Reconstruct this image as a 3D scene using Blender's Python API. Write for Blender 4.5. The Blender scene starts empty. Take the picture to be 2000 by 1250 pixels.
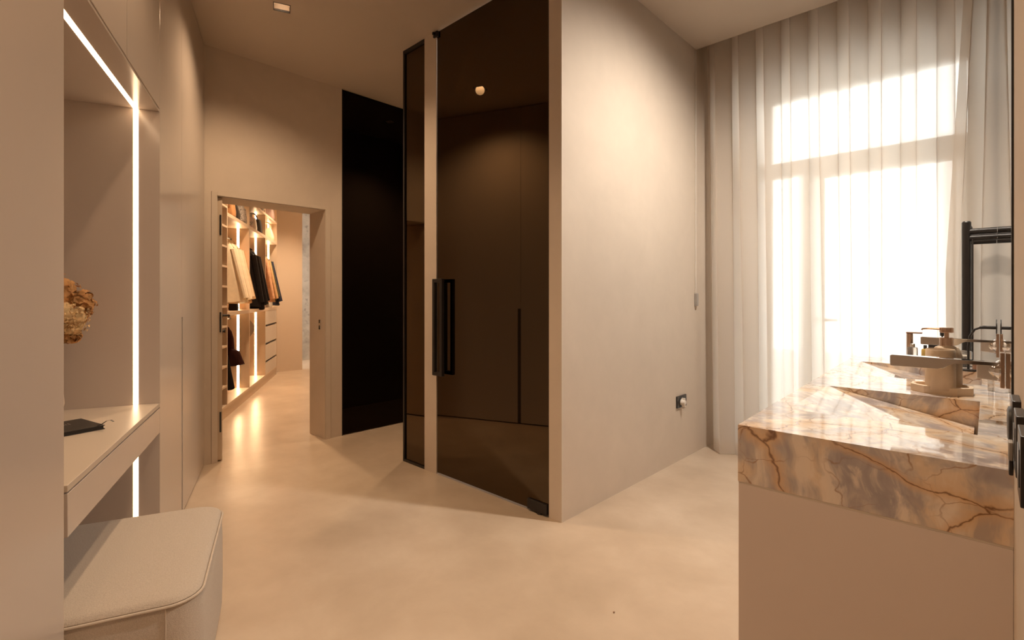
import bpy, bmesh, math, random
from mathutils import Vector, Matrix
C = bpy.context.scene.collection
R = random.Random(7)
PI = math.pi

# ------------------------------------------------------------------ camera
EYE = 1.30
cam_d = bpy.data.cameras.new('camera')
cam_d.sensor_width = 36.0
cam_d.lens = 36.0 * 980 / 2000
cam_d.shift_y = -45 / 2000
cam_d.clip_start = 0.01
cam = bpy.data.objects.new('camera', cam_d)
C.objects.link(cam)
cam.location = (0, 0, EYE)
cam.rotation_euler = (PI / 2, 0, 0)
sc = bpy.context.scene
sc.camera = cam
# ------------------------------------------------------------------ colour management
sc.view_settings.view_transform = 'Standard'
sc.view_settings.look = 'None'
sc.view_settings.gamma = 1
sc.view_settings.use_curve_mapping = False
sc.view_settings.exposure = 0.16
# ------------------------------------------------------------------ world: bright overcast daylight
SKY = 5.4
wd = bpy.data.worlds.new('overcast')
sc.world = wd
wd.use_nodes = True
bgn = wd.node_tree.nodes['Background']
bgn.inputs[0].default_value = (1.0, 0.972, 0.95, 1)
bgn.inputs[1].default_value = SKY
WARM = (1.0, 0.685, 0.415)
SPOT_W = 56.0
LED_E = 9.0
CLOSET_E = 45.0

# frames: (origin, x axis).  y = z cross x.
class Frame:
    def __init__(s, ox, oy, xx, xy):
        l = math.hypot(xx, xy)
        s.o = Vector((ox, oy, 0)); s.x = Vector((xx / l, xy / l, 0)); s.y = Vector((-xy / l, xx / l, 0))
        s.ang = math.atan2(xy, xx)
    def w(s, a, b, z=0): return s.o + s.x * a + s.y * b + Vector((0, 0, z))
    def loc(s, p):
        d = Vector(p) - s.o
        return d.dot(s.x), d.dot(s.y)
ROOM = Frame(0, 0, 0.7254, -0.6884)                              # x across the bathroom, y towards the window
LEFT = Frame(-.9067 * .52, -.4218 * .52, -.4218, .9067)            # x along the left cabinets, y into them
CLO = Frame(-3.06, 5.375, -.279, .960)                            # x along the walk-in wardrobe, y into it

# daylight enters by the window: portals help to sample the sky
def portal(a0, a1, z0, z1, s):
    l = bpy.data.lights.new('window_portal', 'AREA'); l.shape = 'RECTANGLE'
    l.size = a1 - a0; l.size_y = z1 - z0
    l.cycles.is_portal = True
    o = bpy.data.objects.new('window_portal', l); C.objects.link(o)
    o.location = ROOM.w((a0 + a1) / 2, s, (z0 + z1) / 2)
    o.rotation_euler = (PI / 2, 0, ROOM.ang + PI)
    # area lights shine along local -Z: turn that to -ROOM.y
    o.rotation_euler = (-ROOM.y).to_track_quat('-Z', 'Y').to_euler()
portal(-1.46, -0.02, 0.0, 3.06, 5.0)

# daylight of the hall behind the wardrobe
hl = bpy.data.lights.new('hall_daylight', 'AREA'); hl.shape = 'RECTANGLE'; hl.size = 0.7; hl.size_y = 2.2
hl.energy = 32; hl.color = (1.0, 0.90, 0.78)
ho = bpy.data.objects.new('hall_daylight', hl); C.objects.link(ho)
ho.location = (-4.75, 9.05, 1.7)
ho.rotation_euler = Vector((0.75, 0.62, -0.1)).to_track_quat('-Z', 'Y').to_euler()

try:
    sc.cycles.use_denoising = True
    sc.cycles.max_bounces = 12
    sc.cycles.diffuse_bounces = 6
    sc.cycles.transparent_max_bounces = 24
    sc.cycles.sample_clamp_indirect = 8.0
    sc.cycles.caustics_reflective = False
    sc.cycles.caustics_refractive = False
except Exception:
    pass

# ================================================================== materials
class NT:
    def __init__(s, name):
        s.m = bpy.data.materials.new(name); s.m.use_nodes = True
        s.t = s.m.node_tree; s.n = s.t.nodes; s.l = s.t.links
        s.b = s.n['Principled BSDF']; s.out = s.n['Material Output']
    def new(s, k, **kw):
        n = s.n.new(k)
        for a, v in kw.items(): setattr(n, a, v)
        return n
    def link(s, a, b): s.l.new(a, b)
    def noise(s, scale, detail=3, rough=.5, vec=None, dist=0):
        n = s.new('ShaderNodeTexNoise')
        n.inputs['Scale'].default_value = scale; n.inputs['Detail'].default_value = detail
        n.inputs['Roughness'].default_value = rough; n.inputs['Distortion'].default_value = dist
        if vec is not None: s.link(vec, n.inputs['Vector'])
        return n
    def coord(s, scale=(1, 1, 1), rot=(0, 0, 0)):
        c = s.new('ShaderNodeTexCoord'); m = s.new('ShaderNodeMapping')
        m.inputs['Scale'].default_value = scale; m.inputs['Rotation'].default_value = rot
        s.link(c.outputs['Object'], m.inputs['Vector'])
        return m.outputs['Vector']
    def ramp(s, fac, stops):
        r = s.new('ShaderNodeValToRGB'); e = r.color_ramp.elements
        while len(e) < len(stops): e.new(0.5)
        for i, (p, c) in enumerate(stops):
            e[i].position = p; e[i].color = (c[0], c[1], c[2], 1) if not isinstance(c, (int, float)) else (c, c, c, 1)
        s.link(fac, r.inputs['Fac'])
        return r.outputs['Color']
    def mix(s, fac, a, b, mode='MIX'):
        n = s.new('ShaderNodeMix'); n.data_type = 'RGBA'; n.blend_type = mode
        for v, i in ((fac, 0), (a, 6), (b, 7)):
            if isinstance(v, (int, float)): n.inputs[i].default_value = v
            elif isinstance(v, tuple): n.inputs[i].default_value = (v[0], v[1], v[2], 1)
            else: s.link(v, n.inputs[i])
        return n.outputs[2]
    def bump(s, h, strength=.2, dist=.01):
        b = s.new('ShaderNodeBump'); b.inputs['Strength'].default_value = strength; b.inputs['Distance'].default_value = dist
        s.link(h, b.inputs['Height']); s.link(b.outputs['Normal'], s.b.inputs['Normal'])
    def set(s, col=None, rough=None, metal=None, spec=None, **kw):
        if col is not None:
            if isinstance(col, tuple): s.b.inputs['Base Color'].default_value = (col[0], col[1], col[2], 1)
            else: s.link(col, s.b.inputs['Base Color'])
        if rough is not None:
            if isinstance(rough, (int, float)): s.b.inputs['Roughness'].default_value = rough
            else: s.link(rough, s.b.inputs['Roughness'])
        if metal is not None: s.b.inputs['Metallic'].default_value = metal
        if spec is not None: s.b.inputs['Specular IOR Level'].default_value = spec
        for k, v in kw.items(): s.b.inputs[k.replace('_', ' ')].default_value = v
        return s

def plain(name, col, rough=.5, metal=0, spec=.5, var=.06, scale=9, bump=0):
    t = NT(name)
    v = t.coord()
    n = t.noise(scale, 3, .5, v)
    c = t.ramp(n.outputs['Fac'], [(.3, tuple(x * (1 - var) for x in col)), (.7, tuple(min(1, x * (1 + var)) for x in col))])
    t.set(c, rough, metal, spec)
    if bump: t.bump(t.noise(scale * 12, 2, .5, v).outputs['Fac'], bump, .004)
    return t.m

def plaster(name, col, var=.07, rough=.75):
    t = NT(name); v = t.coord()
    a = t.noise(1.3, 5, .6, v, .6); b = t.noise(7, 4, .6, v, .3)
    f = t.mix(.35, a.outputs['Fac'], b.outputs['Fac'])
    c = t.ramp(f, [(.3, tuple(x * (1 - var) for x in col)), (.55, col), (.75, tuple(min(1, x * (1 + var)) for x in col))])
    t.set(c, rough, 0, .3)
    t.bump(b.outputs['Fac'], .04, .01)
    return t.m

def emit(name, col, e):
    t = NT(name)
    t.set(col, .5); t.b.inputs['Emission Color'].default_value = (*col, 1); t.b.inputs['Emission Strength'].default_value = e
    return t.m

M = {}
M['wall'] = plaster('beige_microcement_plaster', (.61, .53, .45))
M['ceiling'] = plaster('ceiling_paint', (.60, .52, .44), .015, .9)
M['closet_wall'] = plaster('warm_white_paint', (.62, .52, .42), .03)
def floor_mat():
    t = NT('microcement_floor'); v = t.coord()
    a = t.noise(.9, 6, .58, v, .25); b = t.noise(3.0, 5, .6, v, .2); d = t.noise(30, 3, .5, v)
    f = t.mix(.42, a.outputs['Fac'], b.outputs['Fac'])
    c = t.ramp(f, [(.34, (.45, .355, .265)), (.5, (.54, .435, .335)), (.66, (.635, .53, .425))])
    t.set(c, .29, 0, .42)
    t.bump(t.mix(.2, b.outputs['Fac'], d.outputs['Fac']), .05, .01)
    return t.m
M['floor'] = floor_mat()
M['lacquer'] = plain('greige_satin_lacquer', (.54, .47, .42), .17, 0, .5, .015, 2)
M['lacquer_v'] = plain('taupe_satin_lacquer', (.64, .56, .52), .42, 0, .4, .015, 2)
M['desk'] = plain('desk_lacquer', (.56, .48, .40), .33, 0, .45, .02, 3)
M['dark_gap'] = plain('shadow_gap_board', (.10, .08, .065), .7)
def glass_dark(name, col, rough):
    t = NT(name); v = t.coord()
    n = t.noise(1.2, 2, .5, v)
    c = t.ramp(n.outputs['Fac'], [(.3, tuple(x * .97 for x in col)), (.7, col)])
    t.set(c, rough, 1.0)
    return t.m
M['smoked'] = glass_dark('bronze_smoked_glass', (.105, .075, .045), .02)
M['smoked_black'] = glass_dark('black_smoked_glass', (.018, .013, .010), .02)
M['black'] = plain('matt_black_metal', (.016, .013, .012), .38, 0, .5)
M['blackp'] = plain('black_plastic', (.02, .018, .018), .32, 0, .5)
M['chrome'] = plain('polished_chrome', (.68, .67, .66), .07, 1, .5, .02)
M['satin_chrome'] = plain('satin_chrome', (.62, .58, .54), .28, 1, .5, .02)
M['rosegold'] = plain('brushed_bronze_metal', (.50, .36, .27), .24, 1, .5, .05)
M['ceramic'] = plain('sand_ceramic', (.64, .50, .36), .55, 0, .4, .05, 14, .05)
M['white'] = plain('white_plastic', (.78, .74, .69), .4)
M['grey'] = plain('grey_plastic', (.36, .33, .30), .5)
M['led'] = emit('warm_led_diffuser', (1.0, .70, .42), LED_E)
M['led_closet'] = emit('wardrobe_led_diffuser', (1.0, .66, .36), CLOSET_E)
M['bulb'] = emit('downlight_lens', (1.0, .74, .50), 26.0)
M['reflector'] = plain('downlight_reflector', (.72, .60, .48), .28, .75)
M['mirror'] = NT('mirror_silver').set((.86, .85, .83), .005, 1.0).m
M['closet_board'] = plain('wardrobe_board', (.58, .47, .36), .45, 0, .4, .02, 3)
M['closet_front'] = plain('pale_drawer_front', (.62, .56, .49), .4, 0, .4, .02, 3)
def concrete():
    t = NT('raw_concrete'); v = t.coord()
    a = t.noise(3, 8, .65, v, .4); s = t.noise(9, 3, .5, v)
    c = t.ramp(a.outputs['Fac'], [(.25, (.26, .24, .215)), (.5, (.44, .41, .37)), (.75, (.56, .53, .48))])
    k = t.ramp(s.outputs['Fac'], [(.60, 0.0), (.72, .7)])
    t.set(t.mix(k, c, (.16, .15, .14)), .85, 0, .3)
    t.bump(a.outputs['Fac'], .3, .01)
    return t.m
M['concrete'] = concrete()
def boucle():
    t = NT('cream_boucle'); v = t.coord()
    n = t.noise(330, 3, .6, v); k = t.noise(120, 2, .5, v)
    c = t.ramp(n.outputs['Fac'], [(.3, (.45, .39, .335)), (.7, (.57, .505, .44))])
    t.set(c, .95, 0, .15); t.b.inputs['Sheen Weight'].default_value = .15
    t.bump(t.mix(.4, n.outputs['Fac'], k.outputs['Fac']), .55, .004)
    return t.m
M['boucle'] = boucle()
M['piping'] = plain('cream_piping', (.54, .47, .40), .9, 0, .2, .05, 60)
def marble():
    t = NT('golden_quartzite'); v = t.coord((1, 1, 1.0), (0, 0, 0))
    def warp(vec, scale, amt, det=3):
        w = t.noise(scale, det, .55, vec)
        off = t.new('ShaderNodeVectorMath', operation='SUBTRACT'); t.link(w.outputs['Color'], off.inputs[0]); off.inputs[1].default_value = (.5, .5, .5)
        sc_ = t.new('ShaderNodeVectorMath', operation='SCALE'); t.link(off.outputs[0], sc_.inputs[0]); sc_.inputs['Scale'].default_value = amt
        ad = t.new('ShaderNodeVectorMath', operation='ADD'); t.link(vec, ad.inputs[0]); t.link(sc_.outputs[0], ad.inputs[1])
        return ad.outputs[0]
    wv = warp(v, 2.2, .30)
    big = t.noise(4.6, 4, .6, wv, .2)
    base = t.ramp(big.outputs['Fac'], [(.38, (.35, .315, .32)), (.47, (.45, .40, .39)), (.52, (.58, .50, .43)), (.57, (.70, .56, .42)), (.68, (.72, .53, .35))])
    # brushed streaks across the bands
    mp = t.new('ShaderNodeMapping'); mp.inputs['Rotation'].default_value = (.3, .42, .15); mp.inputs['Scale'].default_value = (21, 21, 4)
    t.link(wv, mp.inputs['Vector'])
    st = t.noise(1.0, 4, .6, mp.outputs['Vector'], .2)
    base = t.mix(t.ramp(st.outputs['Fac'], [(.50, 0.0), (.62, .75)]), base, (.80, .70, .60))
    base = t.mix(t.ramp(st.outputs['Fac'], [(.36, .6), (.47, 0.0)]), base, (.33, .29, .295))
    def cracks(scale, seed, vec, lo, hi):
        m2 = t.new('ShaderNodeMapping'); m2.inputs['Location'].default_value = (seed, seed * .7, seed * 1.3); m2.inputs['Scale'].default_value = (.8, .8, 1.25)
        t.link(vec, m2.inputs['Vector'])
        n = t.new('ShaderNodeTexVoronoi'); n.feature = 'DISTANCE_TO_EDGE'; n.inputs['Scale'].default_value = scale
        t.link(m2.outputs['Vector'], n.inputs['Vector'])
        return n.outputs['Distance'], t.ramp(n.outputs['Distance'], [(lo, 1.0), (hi, 0.0)])
    wf = warp(warp(v, 5, .10, 4), 24, .022, 3)
    gate = t.ramp(t.noise(4.0, 2, .5, v).outputs['Fac'], [(.36, 0.12), (.50, 1.0)])
    d, c1 = cracks(4.3, 2.3, wf, .0015, .013)
    halo = t.ramp(d, [(.01, .75), (.10, 0.0)])
    base = t.mix(t.mix(1.0, halo, gate, 'MULTIPLY'), base, (.66, .43, .24))
    base = t.mix(t.mix(1.0, c1, t.mix(1.0, gate, (.9, .9, .9), 'MULTIPLY'), 'MULTIPLY'), base, (.16, .07, .03))
    d2, c2 = cracks(6.5, 9.1, warp(wf, 9, .06), .002, .013)
    g2 = t.ramp(t.noise(5.0, 2, .5, wv).outputs['Fac'], [(.42, 0.0), (.54, .85)])
    base = t.mix(t.mix(1.0, c2, g2, 'MULTIPLY'), base, (.30, .16, .08))
    t.set(base, .045, 0, .95)
    return t.m
M['marble'] = marble()
def sheer(name, tr, tint):
    t = NT(name); v = t.coord((55, 55, 1.2)); v2 = t.coord((4, 4, 140))
    n = t.noise(6, 3, .6, v); h = t.noise(1.6, 3, .6, v2)
    f = t.mix(.5, n.outputs['Fac'], h.outputs['Fac'])
    lw = t.new('ShaderNodeLayerWeight'); lw.inputs['Blend'].default_value = .42
    tf = t.ramp(f, [(.35, tr * .9), (.65, tr * 1.1)])
    tf = t.mix(1.0, tf, t.ramp(lw.outputs['Facing'], [(.15, 1.0), (.9, .12)]), 'MULTIPLY')
    tb = t.new('ShaderNodeBsdfTransparent'); tb.inputs[0].default_value = (1, .99, .97, 1)
    rf = t.new('ShaderNodeBsdfRefraction'); rf.inputs['IOR'].default_value = 1.12; rf.inputs['Roughness'].default_value = .55; rf.inputs[0].default_value = (1, .98, .95, 1)
    tl = t.new('ShaderNodeBsdfTranslucent'); tl.inputs[0].default_value = (*tint, 1)
    df = t.new('ShaderNodeBsdfDiffuse'); df.inputs[0].default_value = (*tint, 1)
    m0 = t.new('ShaderNodeMixShader'); m0.inputs[0].default_value = .5
    t.link(tb.outputs[0], m0.inputs[1]); t.link(rf.outputs[0], m0.inputs[2])
    m1 = t.new('ShaderNodeMixShader'); m1.inputs[0].default_value = .38
    t.link(tl.outputs[0], m1.inputs[1]); t.link(df.outputs[0], m1.inputs[2])
    m2 = t.new('ShaderNodeMixShader'); t.link(tf, m2.inputs[0])
    t.link(m1.outputs[0], m2.inputs[1]); t.link(m0.outputs[0], m2.inputs[2])
    t.link(m2.outputs[0], t.out.inputs['Surface'])
    return t.m
M['sheer'] = sheer('sheer_linen', .19, (.88, .81, .73))
M['sheer2'] = sheer('sheer_linen_edge', .20, (.865, .795, .715))
def pane():
    t = NT('window_glass')
    tb = t.new('ShaderNodeBsdfTransparent'); tb.inputs[0].default_value = (.94, .96, .95, 1)
    gl = t.new('ShaderNodeBsdfGlossy'); gl.inputs['Roughness'].default_value = .02
    fr = t.new('ShaderNodeFresnel'); fr.inputs[0].default_value = 1.45
    m = t.new('ShaderNodeMixShader'); t.link(fr.outputs[0], m.inputs[0]); t.link(tb.outputs[0], m.inputs[1]); t.link(gl.outputs[0], m.inputs[2])
    t.link(m.outputs[0], t.out.inputs['Surface'])
    return t.m
M['pane'] = pane()
M['win_frame'] = plain('white_window_frame', (.74, .70, .65), .45)
M['terrace'] = plaster('terrace_stone', (.62, .60, .57))
M['bottle_glass'] = NT('clear_bottle_glass').set((.95, .9, .84), .05, 0, .5, Transmission_Weight=.85, IOR=1.45).m
M['amber'] = plain('amber_liquid_glass', (.62, .42, .12), .08, 0, .6)
M['tan_leather'] = plain('tan_leather', (.40, .20, .08), .5)
M['brown_box'] = plain('brown_card', (.30, .17, .11), .55)
M['red'] = plain('dark_red_card', (.30, .03, .03), .5)
M['vase'] = plain('sand_vase', (.55, .46, .37), .6)
M['stem'] = plain('dry_stem', (.30, .20, .10), .8)
M['petal'] = plain('dried_hydrangea_petal', (.50, .27, .11), .8, 0, .2, .4, 30)
M['petal2'] = plain('pale_dried_blossom', (.66, .47, .25), .8, 0, .2, .35, 40)
M['leather_black'] = plain('black_leather', (.018, .014, .012), .5, 0, .4, .1, 40, .1)
M['paper'] = plain('paper', (.70, .64, .55), .8)
M['silver_foil'] = plain('silver_foil', (.5, .46, .42), .3, 1)
M['wood_hanger'] = plain('black_hanger', (.03, .025, .02), .4)
def cloth(name, col, var=.12):
    return plain(name, col, .9, 0, .15, var, 22, .12)
M['cream'] = cloth('cream_cloth', (.82, .72, .56), .05); M['ecru'] = cloth('ecru_cloth', (.76, .64, .47), .06); M['tan'] = cloth('tan_cloth', (.50, .33, .18), .08)
M['camel'] = cloth('camel_cloth', (.52, .33, .17)); M['blackc'] = cloth('black_cloth', (.014, .011, .011)); M['olive'] = cloth('dark_olive_cloth', (.075, .07, .035))
M['navy'] = cloth('navy_cloth', (.03, .035, .06)); M['blush'] = cloth('blush_cloth', (.62, .36, .22)); M['burg'] = cloth('black_burgundy_cloth', (.03, .008, .007))
M['stripe'] = plain('grey_pattern_cloth', (.30, .27, .25), .8, 0, .2, .6, 60)
M['violet'] = plain('mauve_leather', (.42, .30, .27), .5)
M['green'] = plain('green_card', (.10, .16, .04), .6)

# ================================================================== mesh helpers
FLAT = set()
def B():
    bm = bmesh.new(); FLAT.discard(id(bm)); return bm
def box(bm, x0, x1, y0, y1, z0, z1, bev=0, seg=2):
    FLAT.add(id(bm))
    vs = [bm.verts.new((x, y, z)) for z in (z0, z1) for y in (y0, y1) for x in (x0, x1)]
    fs = [(0, 2, 3, 1), (4, 5, 7, 6), (0, 1, 5, 4), (2, 6, 7, 3), (0, 4, 6, 2), (1, 3, 7, 5)]
    f = [bm.faces.new([vs[i] for i in q]) for q in fs]
    if bev > 0:
        es = list({e for q in f for e in q.edges})
        bmesh.ops.bevel(bm, geom=es, offset=bev, segments=seg, affect='EDGES', profile=.5, clamp_overlap=True)
    return bm
def prism(bm, poly, z0, z1, axis='z', bev=0):
    """poly: 2D points. axis z: (x,y); axis y: (x,z) extruded along y; axis x: (y,z) extruded along x"""
    def P(p, h):
        return {'z': (p[0], p[1], h), 'y': (p[0], h, p[1]), 'x': (h, p[0], p[1])}[axis]
    FLAT.add(id(bm))
    a = [bm.verts.new(P(p, z0)) for p in poly]; b = [bm.verts.new(P(p, z1)) for p in poly]
    fs = [bm.faces.new(a[::-1]), bm.faces.new(b)]
    n = len(poly)
    for i in range(n): fs.append(bm.faces.new((a[i], a[(i + 1) % n], b[(i + 1) % n], b[i])))
    if bev > 0:
        es = list({e for f in fs for e in f.edges})
        bmesh.ops.bevel(bm, geom=es, offset=bev, segments=2, affect='EDGES', profile=.5, clamp_overlap=True)
    return bm
def loft(bm, rings, cap0=True, cap1=True, closed=True):
    rs = [[bm.verts.new(p) for p in r] for r in rings]
    n = len(rs[0])
    for a, b in zip(rs, rs[1:]):
        for i in range(n if closed else n - 1):
            j = (i + 1) % n
            bm.faces.new((a[i], a[j], b[j], b[i]))
    if closed and cap0: bm.faces.new(rs[0][::-1])
    if closed and cap1: bm.faces.new(rs[-1])
    return bm
def tube(bm, pts, r, n=10, cap=True):
    pts = [Vector(p) for p in pts]
    rr = r if isinstance(r, (list, tuple)) else [r] * len(pts)
    rings = []; up = None
    for i, p in enumerate(pts):
        t = (pts[min(i + 1, len(pts) - 1)] - pts[max(i - 1, 0)]).normalized()
        if up is None:
            up = Vector((0, 0, 1)) if abs(t.z) < .9 else Vector((1, 0, 0))
        s = t.cross(up).normalized(); up = s.cross(t).normalized()
        rings.append([p + (s * math.cos(k * 2 * PI / n) + up * math.sin(k * 2 * PI / n)) * rr[i] for k in range(n)])
    return loft(bm, rings, cap, cap)
def lathe(bm, prof, cx=0, cy=0, n=28, sx=1, sy=1):
    rings = [[(cx + math.cos(k * 2 * PI / n) * r * sx, cy + math.sin(k * 2 * PI / n) * r * sy, z) for k in range(n)] for r, z in prof]
    return loft(bm, rings)
def rrect(w, d, r, n=6, cx=0, cy=0):
    pts = []
    for k, (sx, sy) in enumerate(((1, 1), (-1, 1), (-1, -1), (1, -1))):
        for i in range(n + 1):
            a = k * PI / 2 + i * PI / 2 / n
            pts.append((cx + sx * (w / 2 - r) + r * math.cos(a), cy + sy * (d / 2 - r) + r * math.sin(a)))
    return pts
def finish(bm, name, mat, smooth=35):
    bmesh.ops.recalc_face_normals(bm, faces=bm.faces[:])
    if id(bm) in FLAT and smooth == 35: smooth = 20
    me = bpy.data.meshes.new(name)
    bm.to_mesh(me); bm.free()
    for m in (mat if isinstance(mat, list) else [mat]): me.materials.append(m)
    if smooth:
        for p in me.polygons: p.use_smooth = True
        me.set_sharp_from_angle(angle=math.radians(smooth))
    return me
BASE = {}
def tag(o, label=None, cat=None, group=None, kind=None):
    if label: o['label'] = label
    if cat: o['category'] = cat
    if group: o['group'] = group
    if kind: o['kind'] = kind
    return o
def thing(name, label, cat, frame, base, group=None, kind=None):
    o = bpy.data.objects.new(name, None); C.objects.link(o)
    o.empty_display_size = .05
    o.location = frame.w(*base); o.rotation_euler = (0, 0, frame.ang)
    BASE[o.name] = Vector(base)
    return tag(o, label, cat, group, kind)
def part(name, bm, mat, parent, label=None, smooth=35, local=False):
    """bm is in the frame of the thing (or local to the thing when local=True)"""
    b = BASE[parent.name]
    if not local: bmesh.ops.translate(bm, verts=bm.verts[:], vec=-b)
    o = bpy.data.objects.new(name, finish(bm, name, mat, smooth)); C.objects.link(o)
    o.parent = parent; BASE[o.name] = Vector((0, 0, 0)) if local else b
    if label: o['label'] = label
    return o
def solo(name, bm, mat, frame, base, label=None, cat=None, group=None, kind=None, smooth=35):
    b = Vector(base)
    bmesh.ops.translate(bm, verts=bm.verts[:], vec=-b)
    o = bpy.data.objects.new(name, finish(bm, name, mat, smooth)); C.objects.link(o)
    o.location = frame.w(*base); o.rotation_euler = (0, 0, frame.ang); BASE[o.name] = b
    return tag(o, label, cat, group, kind)
def struct(name, bm, mat, frame, base=(0, 0, 0)):
    return solo(name, bm, mat, frame, base, kind='structure', smooth=0)
def clone(src, frame, base, rot=None, label=None, group=None):
    c = src.copy(); C.objects.link(c); c.location = frame.w(*base)
    if rot is not None: c.rotation_euler = (0, 0, rot)
    if label: c['label'] = label
    if group: c['group'] = group
    for ch in src.children:
        d = ch.copy(); C.objects.link(d); d.parent = c
        for g in ch.children:
            e = g.copy(); C.objects.link(e); e.parent = d
    return c

CEIL = 3.25; CEILR = 3.375
# ================================================================== room shell
bm = B(); prism(bm, [(-12, -1.5), (.12, -1.5), (.12, 4.86), (-3.3, 4.86), (-3.3, 8), (-12, 8)], -.12, 0)
struct('floor', bm, M['floor'], ROOM)
bm = B(); prism(bm, [(-6, 4.87), (5, 4.87), (5, 14), (-6, 14)], -.2, -.03)
struct('floor_terrace', bm, M['terrace'], ROOM)

# ceiling with square holes for the downlights
DOWN = [LEFT.w(3.72, -.54, CEIL), ROOM.w(-3.95, 3.12, CEIL), LEFT.w(2.25, -.5, CEIL), ROOM.w(-1.3, .95, CEIL), ROOM.w(-.38, .55, CEIL)]  # last one is unseen, added to light the vanity end panel
FILLR = [ROOM.w(-.36, 3.02, CEILR)]; FILLC = [CLO.w(.15, -.5, CEIL), CLO.w(2.5, -.55, CEIL)]  # unseen lamps added to brighten the white side wall and the wardrobe
HALF = .052
def ceil_plate(name, outer, holes, z0, z1):
    bm = B()
    def loop(pts):
        vs = [bm.verts.new(p) for p in pts]
        return [bm.edges.new((vs[i], vs[(i + 1) % len(vs)])) for i in range(len(vs))]
    es = loop([(x, y, z0) for x, y in outer])
    for h in holes: es += loop([(x, y, z0) for x, y in h])
    bmesh.ops.triangle_fill(bm, use_beauty=True, use_dissolve=False, edges=es, normal=(0, 0, -1))
    r = bmesh.ops.extrude_face_region(bm, geom=bm.faces[:] + bm.edges[:] + bm.verts[:])
    bmesh.ops.translate(bm, verts=[v for v in r['geom'] if isinstance(v, bmesh.types.BMVert)], vec=(0, 0, z1 - z0))
    return struct(name, bm, M['ceiling'], Frame(0, 0, 1, 0))
def sq(c, h, fr):
    return [tuple((c + fr.x * a * h + fr.y * b * h)[:2]) for a, b in ((1, 1), (-1, 1), (-1, -1), (1, -1))]
outer = [ROOM.w(-4.5, .4), ROOM.w(-4.5, 3.8), ROOM.w(-3.3, 3.8), ROOM.w(-3.3, 2.36), ROOM.w(.1, 2.36), ROOM.w(.1, -1.0), LEFT.w(-1.0, .7), LEFT.w(4.2, .7)]
ceil_plate('ceiling', [(p.x, p.y) for p in outer], [sq(c, HALF, LEFT) for c in DOWN], CEIL, CEIL + .05)
ceil_plate('ceiling_window_side', [tuple(ROOM.w(a, b)[:2]) for a, b in ((-1.85, 2.36), (.1, 2.36), (.1, 4.12), (-1.85, 4.12))], [sq(c, HALF, ROOM) for c in FILLR], CEILR, CEILR + .25)
bm = B(); box(bm, -1.85, .1, 2.30, 2.36, CEIL, CEILR + .25); struct('trim_ceiling_step', bm, M['ceiling'], ROOM)
bm = B(); box(bm, -1.85, .1, 4.12, 4.86, 3.58, 3.63); struct('ceiling_curtain_slot', bm, M['ceiling'], ROOM)
ceil_plate('ceiling_wardrobe', [tuple(ROOM.w(a, b)[:2]) for a, b in ((-12, -1.5), (-4.52, -1.5), (-4.52, 8), (-12, 8))], [sq(c, HALF, CLO) for c in FILLC], CEIL, CEIL + .05)

# back wall with doorway
DO0, DO1, DOZ = 1.262, 2.150, 2.095
bm = B()
box(bm, -4.69, -4.39, -.1, DO0, 0, CEIL); box(bm, -4.69, -4.39, DO1, 2.312, 0, CEIL); box(bm, -4.69, -4.39, DO0, DO1, DOZ, CEIL)
box(bm, -4.69, -4.43, 2.312, 3.9, 0, CEIL)
wb = struct('wall_back', bm, M['wall'], ROOM)
# flush door casing
bm = B(); F0, F1 = 1.222, 2.198
for (y0, y1, z0, z1) in ((F0, DO0, 0, 2.125), (DO1, F1, 0, 2.125), (DO0, DO1, DOZ, 2.125)):
    box(bm, -4.388, -4.382, y0, y1, z0, z1, .001)
bm2 = B()
box(bm2, -4.70, -4.388, DO1 - .004, DO1, 0, DOZ); box(bm2, -4.70, -4.388, DO0, DO0 + .004, 0, DOZ); box(bm2, -4.70, -4.388, DO0, DO1, DOZ - .004, DOZ)
cs = thing('trim_doorway', None, None, ROOM, (-4.39, 1.7, 0), kind='structure')
part('casing', bm, M['wall'], cs); part('jamb_lining', bm2, M['wall'], cs)
bm = B(); box(bm, -4.5, -4.47, DO1 - .012, DO1 - .003, 1.0, 1.09, .002)
part('strike_plate', bm, M['chrome'], cs, 'small metal strike plate')
# corridor end and closet walls
bm = B(); box(bm, -4.6, -3.2, 3.8, 3.9, 0, CEIL); struct('wall_corridor_end', bm, M['wall'], ROOM)
bm = B(); box(bm, -2.0, 3.3, .60, .72, 0, CEIL); struct('wall_wardrobe_left', bm, M['closet_wall'], CLO)
def wall_seg(name, p, q, th, mat, h=CEIL):
    p = Vector((*p, 0)); q = Vector((*q, 0)); fr = Frame(p.x, p.y, (q - p).x, (q - p).y)
    bm = B(); box(bm, 0, (q - p).length, 0, th, 0, h); return struct(name, bm, mat, fr)
fw0 = Vector((-4.07, 8.67)); fw1 = Vector((-3.755, 8.985))
wall_seg('wall_wardrobe_far', (-4.28, 8.46), fw1, .12, M['closet_wall'])
wall_seg('wall_hall_concrete', (-5.5, 9.02), (-2.6, 12.08), .15, M['concrete'])
wall_seg('wall_hall_left', (-4.45, 8.30), (-5.6, 9.2), .1, M['closet_wall'])
wall_seg('wall_wardrobe_right', (-3.95, 12.0), (-1.88, 4.88), .1, M['closet_wall'])

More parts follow.
